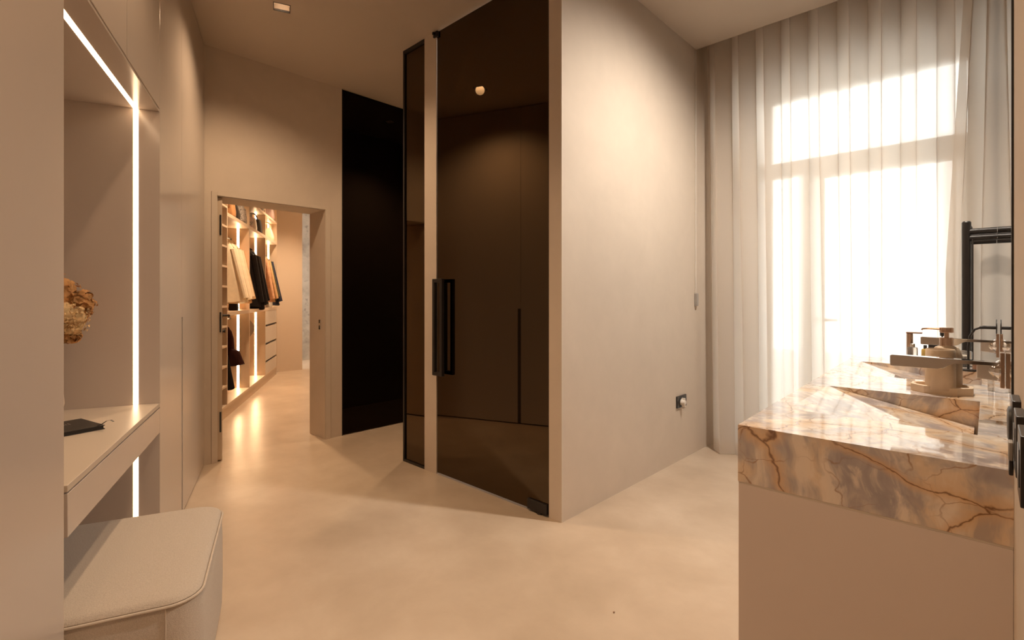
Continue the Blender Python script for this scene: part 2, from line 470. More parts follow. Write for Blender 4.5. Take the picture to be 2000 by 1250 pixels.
# partition with the smoked glass door (front face at y = 2.29)
PF = 2.29
bm = B(); box(bm, -1.874, -1.78, PF, 4.86, 0, 3.63); struct('wall_partition_side', bm, M['wall'], ROOM)
bm = B(); box(bm, -3.083, -2.94, PF, PF + .1, 0, CEIL + .03); struct('wall_partition_pier', bm, M['wall'], ROOM)
bm = B(); box(bm, -3.32, -1.874, PF + .9, PF + 1.0, 0, CEIL + .03); struct('wall_partition_inner', bm, M['wall'], ROOM)
bm = B(); box(bm, -3.355, -3.315, PF + .06, 3.8, 0, CEIL); struct('wall_partition_return', bm, M['wall'], ROOM)
# right wall
WR = .0386
bm = B(); box(bm, WR, WR + .12, -1.35, 4.86, 0, 3.63); struct('wall_right', bm, M['wall'], ROOM)
# left wall behind the cabinets and the far back
bm = B(); box(bm, -1.2, 4.25, .66, .76, 0, CEIL); struct('wall_left', bm, M['wall'], LEFT)

# window wall
WS = 4.75
bm = B()
wx0, wx1, wz = -1.43, -.06, 3.03
box(bm, -1.78, wx0, WS, WS + .11, 0, 3.63); box(bm, wx1, .0386, WS, WS + .11, 0, 3.63); box(bm, wx0, wx1, WS, WS + .11, wz, 3.63)
struct('wall_window', bm, M['wall'], ROOM)
w1 = thing('window_1', None, None, ROOM, (-.74, WS, 0), kind='structure')
def wbar(name, x0, x1, z0, z1, y0=WS + .01, y1=WS + .08):
    bm = B(); box(bm, x0, x1, y0, y1, z0, z1, .006); return part(name, bm, M['win_frame'], w1)
wbar('frame_jamb', wx0, wx0 + .045, .0, wz); wbar('frame_jamb', wx1 - .045, wx1, .0, wz)
wbar('frame_head', wx0 + .045, wx1 - .045, wz - .045, wz); wbar('transom_bar', wx0 + .045, wx1 - .045, 2.33, 2.46)
wbar('frame_sill', wx0 + .045, wx1 - .045, 0, .05)
wbar('mullion', -1.17, -1.05, .05, 2.33)
wbar('door_stile', -1.05, -.98, .05, 2.33, WS - .02, WS + .05); wbar('door_stile', -.185, -.105, .05, 2.33, WS - .02, WS + .05)
wbar('door_rail', -.98, -.185, .05, .17, WS - .02, WS + .05); wbar('door_rail', -.98, -.185, 2.28, 2.33, WS - .02, WS + .05)
def wpane(x0, x1, z0, z1):
    bm = B(); box(bm, x0, x1, WS + .02, WS + .03, z0, z1); part('pane', bm, M['pane'], w1, smooth=0)
wpane(wx0 + .045, -1.17, .05, 2.33); wpane(-.98, -.185, .17, 2.28); wpane(wx0 + .045, wx1 - .045, 2.46, wz - .045)
bm = B(); box(bm, -.99, -.95, WS - .075, WS - .02, 1.10, 1.13, .004); box(bm, -.99, -.87, WS - .09, WS - .07, 1.105, 1.125, .004)
part('lever_handle', bm, M['chrome'], w1, 'slim metal lever handle')

# ================================================================== left cabinets
NE0, NE1 = 1.745, 2.914            # dressing niche along the cabinet run
NZ = 2.195
def end_t(d): return (4.383 - .191 - .3673 * d) / .9302
# near tall cabinet
o = thing('tall_cabinet', 'tall greige cabinet filling the left edge of the picture, nearest to the camera', 'cabinet', LEFT, (.7, 0, 0))
bm = B(); box(bm, -.1, NE0 - .006, .024, .60, .0, CEIL - .004); part('carcass', bm, M['lacquer'], o)
bm = B(); box(bm, .45, NE0 - .030, 0, .022, .05, CEIL - .01, .003); part('door', bm, M['lacquer'], o)
bm = B(); box(bm, -.1, .446, 0, .022, .05, CEIL - .01, .003); part('door', bm, M['lacquer'], o)
bm = B(); prism(bm, [(NE0 - .028, .004), (NE0 - .012, .004), (NE0, .018), (NE0, .60), (NE0 - .006, .60), (NE0 - .006, .024), (NE0 - .028, .024)], 0, CEIL - .01); part('edge_profile', bm, M['lacquer'], o)
# cabinet above the niche
o = thing('wall_cabinet', 'flush greige cabinet doors above the lit dressing niche', 'cabinet', LEFT, (2.3, 0, NZ))
bm = B(); box(bm, NE0 + .002, NE1 - .002, .024, .60, NZ + .03, CEIL - .004); part('carcass', bm, M['lacquer'], o)
bm = B(); box(bm, NE0 + .004, 2.334, 0, .022, NZ + .012, CEIL - .01, .002); part('door', bm, M['lacquer'], o)
bm = B(); box(bm, 2.338, NE1 - .003, 0, .022, NZ + .012, CEIL - .01, .002); part('door', bm, M['lacquer'], o)
# niche lining with light strips
o = thing('dressing_niche', 'greige lined dressing niche with a bent warm light line', 'niche', LEFT, (2.3, .3, 0))
bm = B(); box(bm, NE1, NE1 + .02, 0, .085, 0, NZ); box(bm, NE1, NE1 + .02, .105, .60, 0, NZ); box(bm, NE1 + .012, NE1 + .02, .085, .105, 0, NZ)
part('end_panel', bm, M['lacquer'], o)
bm = B(); box(bm, NE0, NE1 + .02, .60, .62, 0, NZ + .015); part('back_panel', bm, M['lacquer'], o)
bm = B(); box(bm, NE0, NE1, .003, .085, NZ, NZ + .011); box(bm, NE0, NE1, .105, .60, NZ, NZ + .011); box(bm, NE0, NE1, .085, .105, NZ + .0111, NZ + .0119)
part('top_panel', bm, M['lacquer'], o)
bm = B(); box(bm, NE1 - .001, NE1 + .011, .0855, .1045, 0.79, NZ - .001); part('light_strip', bm, M['led'], o, 'warm glowing vertical line above the desk', 0)
bm = B(); box(bm, NE1 - .001, NE1 + .011, .0855, .1045, .0, .64); part('light_strip', bm, M['led'], o, 'warm glowing vertical line below the desk', 0)
bm = B(); box(bm, NE0 + .01, NE1 - .001, .0855, .1045, NZ - .001, NZ + .011); part('light_strip', bm, M['led'], o, 'warm glowing line along the niche top', 0)
# dressing table
o = thing('dressing_table', 'built-in greige desk with one wide drawer, spanning the dressing niche', 'desk', LEFT, (2.3, .3, .645))
bm = B(); box(bm, NE0 + .001, NE1 - .001, 0, .598, .769, .788, .0015); part('desktop', bm, M['desk'], o)
bm = B(); box(bm, NE0 + .003, NE1 - .003, .0, .02, .645, .764, .0015); part('drawer_front', bm, M['lacquer'], o)
bm = B(); box(bm, NE0 + .003, NE1 - .003, .022, .596, .650, .768); part('drawer_box', bm, M['lacquer'], o)
# far tall cabinet: two doors
o = thing('tall_cabinet', 'tall greige two-door cabinet between the dressing niche and the wardrobe doorway', 'cabinet', LEFT, (3.7, 0, 0))
bm = B(); prism(bm, [(NE1 + .022, .024), (end_t(.024), .024), (end_t(.60), .60), (NE1 + .022, .60)], 0, CEIL - .004); part('carcass', bm, M['dark_gap'], o)
bm = B(); box(bm, NE1 + .001, 3.5175, 0, .022, .012, CEIL - .01, .0012); part('door', bm, M['lacquer'], o)
bm = B(); xe = end_t(0) - .004
prism(bm, [(3.5195, 1.18), (3.553, 1.18), (3.553, .012), (xe, .012), (xe, CEIL - .01), (3.5195, CEIL - .01)], 0, .022, 'y'); part('door', bm, M['lacquer'], o, 'door with a recessed grip slot down its lower half')
bm = B(); box(bm, 3.5178, 3.5528, .006, .0235, .0125, 1.1795); part('grip_slot', bm, M['dark_gap'], o, 'dark recessed slot')  # dark filler puts the shade of the grip recess into its colour

# ================================================================== smoked glass door and panels
d1 = thing('door_1', 'tall bronze smoked-glass pivot door with a black frame handle', 'door', ROOM, (-2.4, PF, 0), kind='structure')
bm = B(); box(bm, -2.934, -1.880, PF + .004, PF + .016, .014, CEIL - .006, .001); part('glass_leaf', bm, M['smoked'], d1)
bm = B(); hx0, hx1, hz0, hz1, hy = -2.915, -2.805, .735, 1.43, PF - .032
for (x0, x1, z0, z1) in ((hx0, hx0 + .026, hz0, hz1), (hx1 - .026, hx1, hz0, hz1)): box(bm, x0, x1, hy - .026, hy, z0, z1, .003)
for z in (hz0, hz1 - .026): box(bm, hx0 + .02, hx1 - .02, hy - .026, hy, z, z + .026, .003)
hd = part('pull_handle', bm, M['black'], d1, 'black rectangular pull handle')
bm = B()
for z in (hz0 + .004, hz1 - .024): box(bm, hx0 + .004, hx0 + .022, hy - .002, PF + .005, z, z + .02, .002)
x = part('handle_post', bm, M['black'], hd)
bm = B(); box(bm, -2.04, -1.885, PF - .008, PF + .030, .012, .075, .003); hg = part('floor_hinge', bm, M['black'], d1, 'black floor pivot hinge')
bm = B(); lathe(bm, [(.018, 0), (.018, .02)], -1.95, PF + .008, 16); part('pivot', bm, M['black'], hg)
bm = B(); box(bm, -2.965, -2.915, PF - .012, PF + .03, CEIL - .045, CEIL - .004, .004); box(bm, -2.955, -2.94, PF - .028, PF - .01, CEIL - .03, CEIL - .012, .002)
part('top_hinge', bm, M['black'], d1, 'black top pivot clamp')
# narrow panel
o = thing('glass_screen', 'narrow bronze smoked-glass side panel in a thin black frame, left of the pier', 'glass screen', ROOM, (-3.22, PF, 0))
bm = B(); box(bm, -3.345, -3.087, PF + .012, PF + .022, .018, CEIL - .026); part('pane', bm, M['smoked'], o, smooth=0)
bm = B()
for (x0, x1, z0, z1) in ((-3.365, -3.347, .0, CEIL - .002), (-3.347, -3.085, 0, .018), (-3.347, -3.085, CEIL - .028, CEIL - .002)): box(bm, x0, x1, PF + .0, PF + .05, z0, z1, .001)
part('frame', bm, M['black'], o)
# black panel in the corridor
o = thing('glass_screen', 'wide black glass wall panel right of the wardrobe doorway, running into the corridor', 'glass screen', ROOM, (-4.41, 3.05, 0))
bm = B(); box(bm, -4.425, -4.395, 2.320, 3.795, .008, CEIL - .004, .001); part('pane', bm, M['smoked_black'], o)
bm = B(); box(bm, -4.425, -4.388, 2.3125, 2.320, .0, CEIL - .004, .001); part('edge_trim', bm, M['black'], o)

# ================================================================== open wardrobe door
d2 = thing('door_2', 'greige wardrobe door standing open on its left jamb', 'door', ROOM, (-4.40, DO0 + .03, 0), kind='structure')
HP = ROOM.w(-4.41, DO0 + .006)                                  # hinge corner
DL = Frame(HP.x, HP.y, math.sin(math.radians(-30.5)), math.cos(math.radians(-30.5)))   # x along the open leaf, -y to the room side
d2.location = HP; d2.rotation_euler = (0, 0, DL.ang); BASE[d2.name] = Vector((0, 0, 0))
bm = B(); box(bm, .004, .80, -.036, .004, .012, DOZ - .012, .0015); part('leaf', bm, M['closet_board'], d2)
bm = B(); lathe(bm, [(.024, 0), (.024, .008), (.010, .010), (.010, .05)], 0, 0, 18)
bmesh.ops.rotate(bm, verts=bm.verts[:], cent=(0, 0, 0), matrix=Matrix.Rotation(PI / 2, 3, 'X')); bmesh.ops.translate(bm, verts=bm.verts[:], vec=(.74, -.037, 1.13))
tube(bm, [(.74, -.080, 1.13), (.74, -.092, 1.13), (.66, -.096, 1.13), (.615, -.092, 1.13)], .011, 10); part('lever_handle', bm, M['black'], d2, 'dark lever handle')
bm = B(); lathe(bm, [(.024, 0), (.024, .008), (.012, .010), (.012, .022), (.016, .024), (.016, .03)], 0, 0, 18)
bmesh.ops.rotate(bm, verts=bm.verts[:], cent=(0, 0, 0), matrix=Matrix.Rotation(PI / 2, 3, 'X')); bmesh.ops.translate(bm, verts=bm.verts[:], vec=(.74, -.037, .985)); part('thumb_lock', bm, M['black'], d2, 'dark thumb turn')
for z in (.31, 1.10, 1.87):
    bm = B(); box(bm, -.002, .0045, -.030, -.018, z - .08, z + .08, .001); part('hinge', bm, M['blackp'], d2, 'black concealed hinge')

# ================================================================== walk-in wardrobe
W = thing('wardrobe', 'open lit walk-in wardrobe shelving seen through the doorway', 'wardrobe', CLO, (1.5, .3, 0))
DV = [0.03, 1.10, 2.16, 3.16]; TH = .022; WD = .55; TOPZ = 3.0; SB = 2.52; SA = 2.175; SM = 1.092; PL = .11
def cpart(name, x0, x1, y0, y1, z0, z1, mat='closet_board', bev=.001, label=None, smooth=35):
    bm = B(); box(bm, x0, x1, y0, y1, z0, z1, bev); return part(name, bm, M[mat], W, label, smooth)
LEDY = .13
for i, t in enumerate([-.5] + DV):
    if i < 2:
        cpart('divider', t, t + TH, 0, WD, PL, TOPZ)
    else:                                        # grooved for the light strip
        bm = B(); box(bm, t, t + TH, 0, LEDY - .014, PL, TOPZ); box(bm, t, t + TH, LEDY + .014, WD, PL, TOPZ); box(bm, t + .010, t + TH, LEDY - .014, LEDY + .014, PL, TOPZ)
        part('divider', bm, M['closet_board'], W)
        for (z0, z1) in ((SA + .0, SB - .0), (SM + .045, SA - .0), (SB + .03, TOPZ)) + (((PL + .03, SM),) if i < 4 else ()):
            bm = B(); box(bm, t - .001, t + .009, LEDY - .010, LEDY + .010, z0 + .001 + (.04 if z0 == SA else 0), z1 - .001)
            part('light_strip', bm, M['led_closet'], W, 'glowing warm light strip', 0)
xs = [(-.5 + TH, DV[0])] + [(a + TH, b) for a, b in zip(DV, DV[1:])]
for i, (x0, x1) in enumerate(xs):
    if i == 0:
        for k in range(10): cpart('shelf', x0, x1, 0, WD - .02, .33 + k * .214, .33 + k * .214 + .022)
    else:
        cpart('shelf', x0, x1, 0, WD - .02, SA, SA + .04); cpart('shelf', x0, x1, 0, WD - .02, SB, SB + .03)
        cpart('shelf', x0, x1, 0, WD - .02, SM, SM + .045)
    cpart('shelf', x0, x1, .0, WD - .02, PL, PL + .03)
    cpart('back_panel', x0, x1, WD - .02, WD, PL, TOPZ)
cpart('cornice', -.5, DV[-1] + TH, 0, WD, TOPZ, CEIL - .002)
cpart('plinth', -.5, DV[-1] + TH, .012, WD, 0, PL)
x0, x1 = xs[3]
cpart('drawer_stack_body', x0 + .001, x1 - .001, .03, WD - .03, PL + .031, SM - .001, 'dark_gap')
zz = [PL + .032, .327, .593, .867, SM - .001]
for k in range(4):
    cpart('drawer', x0 + .003, x1 - .003, .004, .026, zz[k] + (.0 if k == 0 else .016), zz[k + 1] - .016 if k < 3 else zz[k + 1], 'closet_front')
for i, (x0, x1) in enumerate(xs[1:]):
    bm = B(); tube(bm, [(x0 - .002, .22, 2.03), (x1 + .002, .22, 2.03)], .0125, 12); part('hanging_rail', bm, M['black'], W)
x0, x1 = xs[1]
bm = B(); tube(bm, [(x0 - .002, .22, 1.03), (x1 + .002, .22, 1.03)], .0125, 12); part('hanging_rail', bm, M['black'], W)
x0, x1 = xs[2]
bm = B(); tube(bm, [(x0 - .002, .22, 1.03), (x1 + .002, .22, 1.03)], .0125, 12); part('hanging_rail', bm, M['black'], W)

# garments: hang from the rail, body across the wardrobe depth
def garment(label, mat, x, zr, L, sh, hem, th, seed, sleeves=True, collar=None, skew=0, group=None, name='jacket', cat='garment', lapel=None):
    rnd = random.Random(seed)
    g = thing(name, label, cat, CLO, (x, .22, zr), group)
    n = 28; rings = []; ph = rnd.random() * 6
    rows = [(-.045, .22, .30), (-.06, .36, .5), (-.095, .60, .75), (-.15, .80, 1.0), (-.23, .94, 1.1), (-.35, .98, 1.1)]
    for k in range(6): rows.append((-.35 - (L - .35) * (k + 1) / 6, None, 1.1))
    for (z, w, tk) in rows:
        f = (-z - .1) / (L - .1)
        hw = sh * w if w is not None else sh * .96 + (hem - sh * .96) * max(0, (f - .25) / .75)
        ring = []
        for i in range(n):
            a = 2 * PI * i / n
            cx, cy = math.cos(a), math.sin(a)
            rip = 1 + (.16 * max(0, f) * math.sin(a * 5 + ph + z * 3))
            yy = hw * math.copysign(abs(cy) ** .75, cy)
            xx = th * .5 * tk * math.copysign(abs(cx) ** .8, cx) * rip
            ring.append((xx + skew * -z * .2, yy, z + (.012 * math.sin(a * 3 + ph) if f > .9 else 0)))
        rings.append(ring)
    bm = B(); loft(bm, rings)
    if sleeves:
        for s in (1, -1):
            pts = []; rr = []
            for k in range(7):
                q = k / 6
                pts.append((-.02 * q - .01, s * (sh * .78 + (hem - sh * .70) * q), -.165 - q * (L * .74)))
                rr.append(.044 - .010 * q)
            tube(bm, pts, rr, 10)
    part('body', bm, M[mat], g, local=True)
    if lapel:
        bm = B(); prism(bm, [(-.03, -.06), (.09, -.06), (.05, -.33), (-.01, -.33)], -th * .56, -th * .50, 'x'); part('lapel', bm, M[lapel], g, local=True)
    if collar:
        bm = B(); rings = [[(math.cos(a * PI / 6) * th * (.3 + .12 * k), math.sin(a * PI / 6) * (.075 + .03 * k), -.035 - .03 * k) for a in range(12)] for k in range(2)]
        loft(bm, rings); part('collar', bm, M[collar], g, local=True)
    bm = B(); tube(bm, [(0, -sh * .8, -.15), (0, -.05, -.055), (0, 0, -.042), (0, .05, -.055), (0, sh * .8, -.15)], .006, 8)
    tube(bm, [(0, 0, -.045), (0, 0, -.012), (0, .012, .004), (0, .006, .0165), (0, -.006, .0165), (0, -.014, .004)], .003, 6)
    part('hanger', bm, M['wood_hanger'], g, local=True)
    return g
H = 2.03
garment('cream blouse with full sleeves, nearest of the pale clothes hanging in the first wardrobe bay', 'cream', .62, H, .78, .19, .27, .10, 1, True, 'cream', name='blouse')
garment('long ivory coat hanging behind the cream blouse in the first wardrobe bay', 'cream', .74, H, .80, .21, .285, .10, 2, True, 'ecru', lapel='ecru', name='coat')
garment('ecru jacket third from the doorway in the first wardrobe bay', 'ecru', .86, H, .76, .21, .285, .08, 3, True, 'ecru')
garment('brown-edged tan cardigan against the first lit divider', 'tan', .94, H, .80, .20, .285, .06, 4, True, 'tan', name='cardigan')
garment('black sequinned-shoulder jacket, front of the second wardrobe bay', 'blackc', 1.62, H, .86, .21, .26, .10, 5, True, 'blackc', lapel='blackc')
garment('long black coat in the middle of the second wardrobe bay', 'blackc', 1.76, H, .90, .22, .285, .11, 6, True, 'blackc', name='coat')
garment('black blazer hanging against the second lit divider', 'blackc', 1.90, H, .84, .21, .285, .09, 8, True, 'blackc', lapel='blackc', name='blazer')
garment('blush shirt hanging first in the far wardrobe bay', 'blush', 2.52, H, .80, .20, .25, .07, 9, True, 'blush', name='shirt')
garment('camel jacket with a pale lapel in the far wardrobe bay', 'camel', 2.62, H, .80, .22, .285, .09, 10, True, 'camel', lapel='blush')
garment('dark olive parka in the far wardrobe bay beside the camel jacket', 'olive', 2.74, H, .76, .21, .29, .08, 11, True, 'olive', name='parka')
garment('cream-striped knit hanging in the far wardrobe bay behind the olive parka', 'ecru', 2.83, H, .74, .21, .29, .035, 12, False, None, name='knit_top')
garment('navy coat hanging last against the far wardrobe end', 'navy', 2.92, H, .86, .21, .30, .08, 13, True, 'navy', name='coat')
garment('black and burgundy fringed dress hanging on the low rail of the first bay', 'burg',   .66, 1.03, .54, .15, .26, .12, 14, False, None, name='dress')
g = garment('black trousers folded on a hanger at the front of the low rail', 'blackc', .50, 1.03, .80, .10, .19, .06, 15, False, None, name='trousers')
# round hat on low rail of bay 2
o = thing('felt_hat', 'round grey felt hat hung in the lower second wardrobe bay', 'hat', CLO, (1.75, .22, 1.03))
bm = B(); lathe(bm, [(.005, .05), (.07, .05), (.085, .03), (.09, 0), (.15, -.004), (.152, -.01), (.09, -.010)], 0, 0, 24)
bmesh.ops.rotate(bm, verts=bm.verts[:], cent=(0, 0, 0), matrix=Matrix.Rotation(-PI / 2, 3, 'Y')); bmesh.ops.translate(bm, verts=bm.verts[:], vec=(0, -.0, -.17)); part('crown_and_brim', bm, M['grey'], o, local=True)
bm = B(); tube(bm, [(0, 0, -.03), (0, 0, .0), (0, .012, .012), (0, 0, .018), (0, -.012, .010)], .003, 6); part('hook', bm, M['black'], o, local=True)

# bags and boxes on the wardrobe shelves
def bag(label, mat, x, y, z, w, d, h, handle='black', rot=0, name='handbag', cat='bag', taper=.85, flap=None, arc=.1):
    o = thing(name, label, cat, CLO, (x, y, z))
    bm = B()
    rings = []
    for q, zz in ((.9, 0), (1, .02), (1, h * .3), ((1 + taper) / 2, h * .7), (taper, h * .97), (taper * .9, h)):
        rings.append([(px, py, zz) for px, py in rrect(d * q, w * q, min(d, w) * .22 * q, 4)])
    loft(bm, rings); part('body', bm, M[mat], o, local=True)
    if arc:
        pts = [(0, -w * .28 * math.cos(a * PI / 8), h * .95 + arc * math.sin(a * PI / 8)) for a in range(9)]
        bm = B(); tube(bm, pts, .009, 8); part('handle', bm, M[handle], o, local=True)
    if flap:
        bm = B(); box(bm, -d * .53, -d * .44, -w * .40, w * .40, h * .45, h * .93, .006); part('flap', bm, M[flap], o, local=True)
    return o
za = SA + .04
bag('tan leather handbag on the high shelf of the first bay', 'tan_leather', .42, .18, za, .34, .14, .24, 'blackp', flap='tan_leather')
bag('round black leather bag beside the tan handbag on the high shelf', 'leather_black', .62, .15, za, .28, .16, .24, 'leather_black', taper=.6)
bag('grey patterned tote on the high shelf of the first bay', 'stripe', .84, .15, za, .30, .18, .25, 'blackp')
bag('small black and white pouch at the end of the first bay high shelf', 'stripe', 1.0, .11, za, .2, .10, .2, 'blackp', flap='leather_black')
o = thing('hat_box_stack', 'striped round box stack on the high shelf of the second bay', 'boxes', CLO, (1.52, .16, za))
for k in range(4):
    bm = B(); lathe(bm, [(.12 - .004 * k, .056 * k), (.12 - .004 * k, .056 * k + .038), (.126 - .004 * k, .056 * k + .038), (.126 - .004 * k, .056 * k + .054), (.01, .056 * k + .055)], 0, 0, 24); part('round_box', bm, M['stripe'] if k % 2 else M['violet'], o, local=True)
bag('stiff black handbag on the high shelf of the second bay', 'leather_black', 1.96, .14, za, .26, .15, .2, 'leather_black', flap='leather_black')
bag('white and grey clutch standing between the boxes and the black handbag', 'white', 1.77, .16, za, .24, .08, .2, 'white', arc=0)
bag('small beige bucket bag on the high shelf of the far bay', 'ecru', 2.86, .10, za, .2, .14, .2, 'ecru', taper=.6)
bag('mauve handbag on the top shelf of the far bay', 'violet', 2.84, .12, SB + .03, .26, .15, .22, 'violet')
bag('silver-grey bag on the top shelf of the second bay', 'stripe', 1.98, .12, SB + .03, .26, .15, .24, 'blackp')
zm = SM + .045
bag('small black box bag on the middle shelf of the first bay', 'leather_black', .84, .12, zm, .10, .10, .10, 'blackp', arc=.05)
bag('low white box with a green lid on the far middle shelf', 'white', 2.80, .13, zm, .22, .30, .10, arc=0, name='storage_box', cat='box', taper=.98, flap='green')
o = thing('sunglasses', 'black sunglasses lying on the second bay middle shelf', 'sunglasses', CLO, (1.90, .05, zm))
bm = B()
for s in (-1, 1):
    lathe(bm, [(.024, 0), (.026, .004), (.024, .008)], 0, s * .032, 14)
    tube(bm, [(0, s * .058, .006), (.06, s * .062, .008), (.12, s * .058, .004)], .003, 6)
tube(bm, [(0, -.01, .006), (0, .01, .006)], .003, 6); part('frame', bm, M['blackp'], o, local=True)

# ================================================================== pouf, notebook, flowers
PT0, PT1, PD0, PD1, PZ = 1.76, 2.50, -.305, .36, .41
o = thing('pouf', 'large square cream boucle pouf with piped top, under the desk', 'pouf', LEFT, ((PT0 + PT1) / 2, (PD0 + PD1) / 2, 0))
w_, d_ = PT1 - PT0, PD1 - PD0
bm = B(); rings = []
for q, z in ((-.012, .006), (0, .02), (.003, .15), (.002, .30), (0, PZ - .026), (-.004, PZ - .020)):
    rings.append([(x, y, z) for x, y in rrect(w_ + 2 * q, d_ + 2 * q, .085, 8)])
loft(bm, rings); part('side_cover', bm, M['boucle'], o, local=True)
bm = B(); rings = []
for q, z in ((-.003, PZ - .021), (-.002, PZ - .014), (-.008, PZ - .004), (-.02, PZ + .002), (-.08, PZ + .006), (-.2, PZ + .008)):
    rings.append([(x, y, z) for x, y in rrect(w_ + 2 * q, d_ + 2 * q, .085, 8)] if q > -.1 else [(x * .35, y * .35, z) for x, y in rrect(w_, d_, .085, 8)])
loft(bm, rings); part('seat_top', bm, M['boucle'], o, local=True)
bm = B(); rp = [Vector((x, y, PZ - .019)) for x, y in rrect(w_ + .004, d_ + .004, .087, 8)]; tube(bm, rp + [rp[0]], .0042, 8); part('piping', bm, M['piping'], o, local=True)
for sx, sy in ((-1, -1), (1, -1), (-1, 1), (1, 1)):
    bm = B(); tube(bm, [(sx * (w_ / 2 + .002), sy * (d_ / 2 - .085), .01), (sx * (w_ / 2 + .004), sy * (d_ / 2 - .085), .2), (sx * (w_ / 2 + .001), sy * (d_ / 2 - .085), PZ - .022)], .0022, 6)
    part('side_seam', bm, M['piping'], o, local=True)
    bm = B(); lathe(bm, [(.02, 0), (.02, .012)], sx * .26, sy * .22, 12); part('glide', bm, M['blackp'], o, local=True)

o = thing('notebook', 'black notebook with a ribbon marker lying on the desk', 'notebook', LEFT, (2.473, .212, .788))
NA = math.atan2(.817, .577)    # long side in (d, t)
o.rotation_euler = (0, 0, LEFT.ang + math.atan2(.577, .817))
bm = B(); box(bm, -.105, .105, -.075, .075, 0.0, .003, .001); box(bm, -.105, .105, -.075, .075, .013, .016, .001); box(bm, -.105, .105, .072, .0752, .0015, .0145, .001); part('cover', bm, M['leather_black'], o, local=True)
bm = B(); box(bm, -.102, .102, -.071, .0715, .003, .013); part('pages', bm, M['leather_black'], o, local=True)
bm = B()
pts = [(-.10, -.05, .014), (-.12, -.06, .024), (-.135, -.068, .036), (-.15, -.076, .040), (-.162, -.08, .034)]
loft(bm, [[(p[0], p[1] - .003, p[2]), (p[0], p[1] + .003, p[2]), (p[0], p[1] + .003, p[2] + .0008), (p[0], p[1] - .003, p[2] + .0008)] for p in pts]); part('ribbon', bm, M['blackp'], o, local=True)
bm = B()
for (x, y, l) in ((.03, .01, .03), (.03, 0, .022), (.03, -.01, .03)): box(bm, x - .014, x - .014 + l, y - .0018, y + .0018, .0161, .0164)
box(bm, .018, .021, -.01, .01, .0161, .0164); part('cover_stamp', bm, M['silver_foil'], o, 'small silver stamped mark', local=True)

o = thing('dried_bouquet', 'dried brown hydrangea bouquet half hidden behind the near cabinet', 'flowers', LEFT, (2.73, .36, .788))
bm = B(); lathe(bm, [(.03, 0), (.045, .005), (.055, .06), (.05, .13), (.025, .19), (.02, .23), (.024, .24), (.018, .238), (.016, .2)], 0, 0, 24); part('vase', bm, M['vase'], o, local=True)
heads = [(q0, q1, q2 + .025, q3, q4) for q0, q1, q2, q3, q4 in [(0, -.03, .50, .085, 0), (.05, -.06, .44, .075, 0), (-.05, -.05, .42, .07, 1), (0, -.11, .46, .055, 0), (.03, .03, .46, .08, 0), (-.04, .05, .44, .075, 1), (0, -.08, .37, .055, 1), (.02, -.02, .36, .06, 1), (.01, -.075, .325, .035, 0), (-.02, -.09, .41, .06, 1)]]
bm = B()
for (x, y, z, r, k) in heads: tube(bm, [(0, 0, .2), (x * .3, y * .3, .27), (x, y, z)], .0025, 5)
part('stem', bm, M['stem'], o, local=True)
for (x, y, z, r, k) in heads:
    bm = B()
    for i in range(150 if k == 0 else 170):
        v = Vector((R.gauss(0, 1), R.gauss(0, 1), R.gauss(0, 1))).normalized()
        c = Vector((x, y, z)) + v * r * (.75 + .3 * R.random())
        s = (.013 if k == 0 else .007) * (.6 + .7 * R.random())
        t1 = v.orthogonal().normalized(); t1 = (Matrix.Rotation(R.random() * 6.3, 3, v) @ t1); t2 = v.cross(t1)
        t1 = (t1 + v * R.uniform(-.6, .6)).normalized()
        q = [c - t1 * s * .8, c + t2 * s * .8 + v * s * .3, c + t1 * s, c - t2 * s * .8 + v * s * .35]
        vs = [bm.verts.new(p) for p in q]; bm.faces.new(vs[:3]); bm.faces.new((vs[0], vs[2], vs[3]))
    g = bmesh.ops.create_icosphere(bm, subdivisions=2, radius=r * .78)
    for vv in g['verts']: vv.co = vv.co * R.uniform(.85, 1.15) + Vector((x, y, z))
    part('blossom', bm, M['petal'] if k == 0 else M['petal2'], o, local=True, smooth=0)

# ================================================================== vanity
VN, VF = 1.465, 3.666; FN, FF = -.512, -.594; VB = .0384; VT = .94; VH = .158
def front(s): return FN + (FF - FN) * (s - VN) / (VF - VN)
o = thing('vanity_cabinet', 'taupe vanity cabinet under the marble counter', 'cabinet', ROOM, (-.25, 2.5, 0))
zc = VT - VH - .005
bm = B(); prism(bm, [(FN + .02, VN + .02), (FF + .02, VF - .004), (VB, VF - .004), (VB, VN + .02)], .06, zc); part('carcass', bm, M['lacquer_v'], o)
bm = B(); prism(bm, [(FN + .001, VN + .001), (VB, VN + .001), (VB, VN + .02), (FN + .001, VN + .02)], 0, zc, bev=.0015); part('end_panel', bm, M['lacquer_v'], o)
bm = B(); prism(bm, [(FN + .05, VN + .02), (FF + .05, VF - .01), (VB - .02, VF - .01), (VB - .02, VN + .02)], 0, .06); part('plinth', bm, M['dark_gap'], o)
bm = B(); prism(bm, [(FN + .0012, VN + .0008), (FF + .0012, VF - .01), (VB - .0005, VF - .01), (VB - .0005, VN + .0008)], zc, VT - VH); part('shadow_gap', bm, M['closet_front'], o, 'pale line under the marble')
for k in range(4):
    s0 = VN + .022 + k * (VF - VN - .03) / 4; s1 = VN + .018 + (k + 1) * (VF - VN - .03) / 4
    for z0, z1 in ((.07, .40), (.404, zc - .004)):
        bm = B(); prism(bm, [(front(s0), s0), (front(s1), s1), (front(s1) + .0185, s1), (front(s0) + .0185, s0)], z0, z1); part('drawer_front', bm, M['lacquer_v'], o)
ct = thing('marble_countertop', 'thick golden-brown veined marble countertop with two sloping basins', 'countertop', ROOM, (-.25, 2.5, VT - VH))
